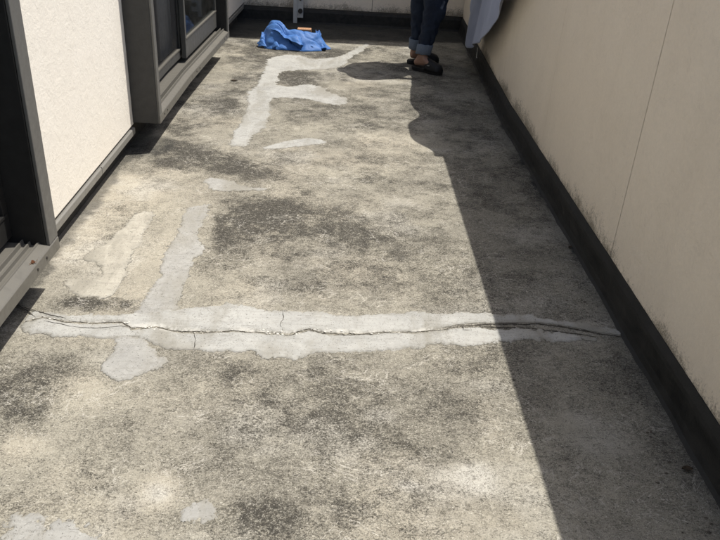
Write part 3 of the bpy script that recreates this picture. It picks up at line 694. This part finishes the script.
# ------------------------------------------------------------------ the person
def person():
    root = thing('person', 'person in dark rolled jeans and black slippers standing by the parapet', 'person', (.64, 5.80, 0))
    M_skin = Mat('skin', .55, 0, .4); M_skin.color(M_skin.mix(M_skin.ramp(M_skin.noise(30, 4), .3, .7), (.29, .165, .115, 1), (.37, .22, .155, 1)))
    M_skin.b.inputs['Subsurface Weight'].default_value = .08; M_skin.b.inputs['Subsurface Radius'].default_value = (.01, .004, .002); M_skin = M_skin.m
    mj = Mat('dark indigo denim', .88, 0, .25); wv = mj.noise(700, 2, .6, (1, 1, .4)); f = mj.noise(9, 5, .6)
    mj.color(mj.mix(mj.ramp(f, .35, .7), (.013, .018, .032, 1), (.026, .037, .062, 1))); n = mj.bump(f, .5, .02); mj.bump(wv, .4, .0008, n); M_denim = mj.m
    mc = Mat('turned up denim', .9, 0, .2); mc.color(mc.mix(mc.ramp(mc.noise(500, 2), .3, .7), (.10, .125, .165, 1), (.20, .235, .29, 1))); mc.bump(mc.noise(60, 4), .5, .003); M_cuff = mc.m
    M_shirt = plain('navy cotton shirt', (.04, .045, .07), .9, .15, 300); M_hair = plain('black hair', (.012, .010, .009), .5, .3, 200)
    M_sl = plain('black slipper foam', (.013, .013, .014), .55, .3, 80); M_buckle = plain('silver buckle', (.6, .58, .52), .3, .05, 40, met=.9)
    # skeleton: near leg (left), far leg
    legs = {'n': [Vector((.66, 5.785, .86)), Vector((.668, 5.72, .47)), Vector((.598, 5.735, .085))],
            'f': [Vector((.60, 5.90, .86)), Vector((.578, 5.925, .47)), Vector((.572, 5.965, .085))]}
    toes = {'n': Vector((.745, 5.641, .040)), 'f': Vector((.75, 6.013, .040))}
    heel = {'n': Vector((.555, 5.775, .055)), 'f': Vector((.53, 5.955, .055))}
    # body by skin modifier, one continuous figure
    V_, E_, Rd = [], [], []
    def add(p, r, par=None):
        V_.append(Vector(p)); Rd.append(r if isinstance(r, tuple) else (r, r)); i = len(V_)-1
        if par is not None: E_.append((par, i))
        return i
    pel = add((.64, 5.845, .93), (.13, .115)); wa = add((.645, 5.85, 1.07), (.115, .10), pel); ch = add((.655, 5.86, 1.24), (.135, .11), wa)
    ne0 = add((.66, 5.865, 1.33), (.07, .065), ch); ne = add((.675, 5.87, 1.38), (.048, .05), ne0)
    h1 = add((.70, 5.875, 1.44), (.070, .078), ne); h2 = add((.69, 5.875, 1.51), (.078, .088), h1); h3 = add((.685, 5.875, 1.55), (.06, .066), h2)
    for k in ('n', 'f'):
        hp, kn, an = legs[k]; a = add(hp, (.088, .088), pel); b = add(hp.lerp(kn, .5), (.075, .075), a); c = add(kn, (.050, .050), b)
        c2 = add(kn.lerp(an, .3), (.042, .042), c); d = add(kn.lerp(an, .75), (.031, .031), c2); e = add(an, (.031, .031), d)
        hh = add(heel[k]+Vector((0, 0, -.004)), (.026, .024), e); f1 = add(an.lerp(toes[k], .55)+Vector((0, 0, .004)), (.031, .026), e); f2 = add(toes[k], (.036, .017), f1)
    arms = [(-1, [(.66, 5.72, 1.29), (.80, 5.69, 1.12), (1.00, 5.66, 1.215), (1.06, 5.655, 1.22)]), (1, [(.66, 6.02, 1.29), (.80, 6.09, 1.16), (1.04, 6.03, 1.195), (1.10, 6.02, 1.20)])]
    roots = [0]
    for sgn, A in arms:
        a = add(A[0], .050, ch); b = add(Vector(A[0]).lerp(Vector(A[1]), .5), .043, a); c = add(A[1], .037, b); d = add(Vector(A[1]).lerp(Vector(A[2]), .5), .036, c); w_ = add(A[2], .024, d)
        base = Vector(A[2]); dirv = (Vector(A[3])-base).normalized(); side = dirv.cross(Vector((0, 0, 1))).normalized()
        pm = add(base+dirv*.045, (.034, .016), w_); knk = base+dirv*.08
        for q, (ln, r_) in enumerate([(.062, .0085), (.074, .0088), (.070, .0085), (.055, .0075)]):
            s0 = knk+side*(-.030+.020*q); i0 = add(s0-dirv*.02, r_+.001, pm) if q == 1 else add(s0-dirv*.02, r_+.001)
            if q != 1: roots.append(i0)
            i1 = add(s0+dirv*.008, r_, i0); i2 = add(s0+dirv*ln*.5+Vector((0, 0, -.006)), r_*.92, i1); add(s0+dirv*ln*.85+Vector((0, 0, -.026)), r_*.8, i2)
        t0 = add(base+dirv*.03+side*-.022*sgn*-1, .011); roots.append(t0); t1 = add(base+dirv*.055+side*.045*sgn+Vector((0, 0, -.004)), .010, t0); add(base+dirv*.085+side*.052*sgn+Vector((0, 0, -.012)), .0085, t1)
    me = bpy.data.meshes.new('body'); org = wloc(root); me.from_pydata([v-org for v in V_], E_, []); o = bpy.data.objects.new('body', me); col.objects.link(o); o.parent = root
    sk = o.modifiers.new('skin', 'SKIN'); 
    for i, r_ in enumerate(Rd):
        me.skin_vertices[0].data[i].radius = r_; me.skin_vertices[0].data[i].use_root = i in roots
    sk.use_smooth_shade = True; sb = o.modifiers.new('sub', 'SUBSURF'); sb.levels = sb.render_levels = 2; me.materials.append(M_skin)
    # face
    hd = Vector((.70, 5.875, 1.47)); bm = nb()
    bmesh.ops.create_icosphere(bm, subdivisions=2, radius=.013, matrix=Matrix.Translation(hd+Vector((.082, 0, -.005))) @ Matrix.Diagonal((1.1, .8, 1.5, 1))); mk('nose', bm, M_skin, root, smooth=True)
    for s in (-1, 1):
        bm = nb(); bmesh.ops.create_icosphere(bm, subdivisions=2, radius=.011, matrix=Matrix.Translation(hd+Vector((.066, s*.030, .018)))); mk('eye', bm, M_black, root, smooth=True)
        bm = nb(); bmesh.ops.create_icosphere(bm, subdivisions=2, radius=.024, matrix=Matrix.Translation(hd+Vector((-.005, s*.082, .0))) @ Matrix.Diagonal((.8, .35, 1.2, 1))); mk('ear', bm, M_skin, root, smooth=True)
    bm = nb(); bmesh.ops.create_icosphere(bm, subdivisions=2, radius=.016, matrix=Matrix.Translation(hd+Vector((.072, 0, -.035))) @ Matrix.Diagonal((.6, 1.4, .4, 1))); mk('mouth', bm, plain('lips', (.3, .1, .08), .5, .1, 50), root, smooth=True)
    bm = nb(); bmesh.ops.create_icosphere(bm, subdivisions=4, radius=.099, matrix=Matrix.Translation(hd+Vector((-.018, 0, .032))) @ Matrix.Diagonal((1, .90, 1.02, 1)))
    for v in bm.verts:
        d = v.co-hd
        if d.x > .045 and d.z < .055: v.co.x = hd.x+.045
        if d.z < -.04: v.co.z = hd.z-.04-(abs(d.z)-.04)*1.5
        v.co += (v.co-hd).normalized()*(.007*mnoise.noise(Vector((v.co.x*70, v.co.y*70, v.co.z*9)))+.006*mnoise.noise(Vector((v.co.x*22, v.co.y*22, v.co.z*8))))
    mk('hair', bm, M_hair, root, smooth=True)
    # shirt
    def ring(c, rx, ry, n=40, seed=0, wr=.0):
        return [Vector((c[0]+rx*math.cos(t), c[1]+ry*math.sin(t), c[2]))+Vector((math.cos(t), math.sin(t), 0))*wr*mnoise.noise(Vector((math.cos(t)*2.2+seed, math.sin(t)*2.2, c[2]*16))) for t in [2*math.pi*i/n for i in range(n)]]
    bm = nb(); loft(bm, [ring(c, a, b, 40, 1, .012) for c, a, b in [((.64, 5.81, .72), .165, .25), ((.64, 5.805, .90), .155, .255), ((.645, 5.80, 1.05), .150, .26), ((.652, 5.82, 1.20), .140, .255), ((.657, 5.85, 1.28), .125, .215), ((.66, 5.86, 1.345), .085, .13), ((.664, 5.866, 1.37), .062, .066)]])
    mk('shirt', bm, M_shirt, root, smooth=True)
    for sgn, A in arms:
        a, b = Vector(A[0]), Vector(A[1]); bm = nb(); cyl(bm, a.lerp(b, -.1), a.lerp(b, .9), .072, 24, .070); mk('sleeve', bm, M_shirt, root, smooth=True)
    # jeans: lofted legs with creases, then the hips
    bm = nb()
    for k, sd in (('n', 3), ('f', 9)):
        hp, kn, an = legs[k]; rr = []; N = 90
        for i in range(N+1):
            s = i/N; z = .150+(.80-.150)*s
            # centre line through ankle, knee, hip with a soft bend
            if z < kn.z: t = (z-an.z)/(kn.z-an.z); c = an.lerp(kn, t)
            else: t = (z-kn.z)/(hp.z-kn.z); c = kn.lerp(hp, t)
            c = Vector((c.x, c.y, z)); rad = float(np.interp(z, [.15, .25, .40, .50, .65, .80], [.045, .049, .068, .079, .092, .100]))
            if k == 'n': rad *= 1.04
            r_ = []
            for q in range(44):
                t = 2*math.pi*q/44; dn = Vector((math.cos(t), math.sin(t), 0))
                w1 = mnoise.noise(Vector((dn.x*1.2+sd, dn.y*1.2, z*16+dn.x*1.6)))*.012*(1.5-min(1, (z-.15)*2.2))*.8; w2 = mnoise.noise(Vector((dn.x*2.5+sd, dn.y*2.5, z*38+dn.y*2.5)))*.005
                r_.append(c+Vector((dn.x*1.08, dn.y*.95, 0))*(rad+w1+w2))
            rr.append(r_)
        loft(bm, rr)
    loft(bm, [ring(c, a, b, 44, 5, .006) for c, a, b in [((.632, 5.845, .74), .10, .165), ((.635, 5.845, .80), .132, .178), ((.64, 5.845, .88), .138, .176), ((.64, 5.845, .97), .128, .165)]])
    bmesh.ops.recalc_face_normals(bm, faces=bm.faces); jeans = mk('jeans', bm, M_denim, root, smooth=True)
    for k, zc0, zc1, sd in (('n', .128, .205, 2), ('f', .122, .205, 5)):
        hp, kn, an = legs[k]; bm = nb(); rr = []
        for z, rd in [(zc0+.004, .046), (zc0, .050), (zc0+.004, .055), (zc0+.03, .0555), (zc1-.005, .058), (zc1, .056), (zc1-.004, .050)]:
            t = (z-an.z)/(kn.z-an.z); c = an.lerp(kn, t); rr.append([Vector((c.x+math.cos(a)*1.08*rd, c.y+math.sin(a)*.95*rd, z+.007*math.cos(a+sd)+.004*mnoise.noise(Vector((math.cos(a)*2, math.sin(a)*2, sd)))))+Vector((math.cos(a), math.sin(a), 0))*.004*mnoise.noise(Vector((math.cos(a)*3, math.sin(a)*3, z*30+sd))) for a in [2*math.pi*i/44 for i in range(44)]])
        loft(bm, rr, cap=False); bmesh.ops.recalc_face_normals(bm, faces=bm.faces); mk('cuff', bm, M_cuff, jeans, smooth=True)
    # slippers: thick sole with a broad band over the instep and a buckle
    for k in ('n', 'f'):
        h, t = heel[k], toes[k]; d = (t-h); d.z = 0; d.normalize(); sd = Vector((-d.y, d.x, 0)); c0 = Vector((h.x, h.y, 0))-d*.022; L = .272
        def outline(s):    # half width of a sole along its length
            return float(np.interp(s, [0, .04, .12, .3, .5, .7, .85, .95, 1], [.0, .022, .032, .033, .033, .044, .046, .030, .0]))
        bm = nb(); N = 26; up, lo = [], []
        pts = [(s, outline(s)) for s in [i/N for i in range(N+1)]]+[(s, -outline(s)) for s in [1-i/N for i in range(1, N)]]
        rings = []
        for zz, sc in ((.0, .93), (.004, 1), (.022, 1.02), (.028, .97)):
            rings.append([c0+d*(L*(.5+(s-.5)*sc))+sd*w*sc+Vector((0, 0, zz+(.006*(1-s) if zz > .01 else 0)+(.010*max(0, s-.8)*3 if zz > .01 else .0))) for s, w in pts])
        loft(bm, rings); bmesh.ops.recalc_face_normals(bm, faces=bm.faces); sl_ = mk('slipper', bm, M_sl, root, bevel=.002)
        bm = nb(); rg = []
        for i in range(15):
            s = .47+.525*i/14; w = outline(s)+.004; H_ = float(np.interp(s, [.47, .7, .92, .995], [.092, .072, .050, .020])); r_ = []
            for q in range(21):
                a = math.pi*q/20; r_.append(c0+d*(L*s)+sd*w*math.cos(a)+Vector((0, 0, .020+H_*math.sin(a)**.8)))
            rg.append(r_)
        vs = [[bm.verts.new(p) for p in r_] for r_ in rg]
        for a, b in zip(vs, vs[1:]):
            for i in range(20): bm.faces.new((a[i], a[i+1], b[i+1], b[i]))
        bmesh.ops.recalc_face_normals(bm, faces=bm.faces); o = mk('strap', bm, M_sl, sl_, smooth=True); o.modifiers.new('solid', 'SOLIDIFY').thickness = .005
        if k == 'n':
            c = c0+d*L*.60-sd*.036+Vector((0, 0, .058)); bm = nb()
            bmesh.ops.create_cube(bm, size=1, matrix=Matrix.Translation(c) @ Matrix.Rotation(math.atan2(d.y, d.x), 4, 'Z') @ Matrix.Rotation(R(35), 4, 'X') @ Matrix.Diagonal((.022, .006, .014, 1))); mk('buckle', bm, M_buckle, sl_, bevel=.001)
person()
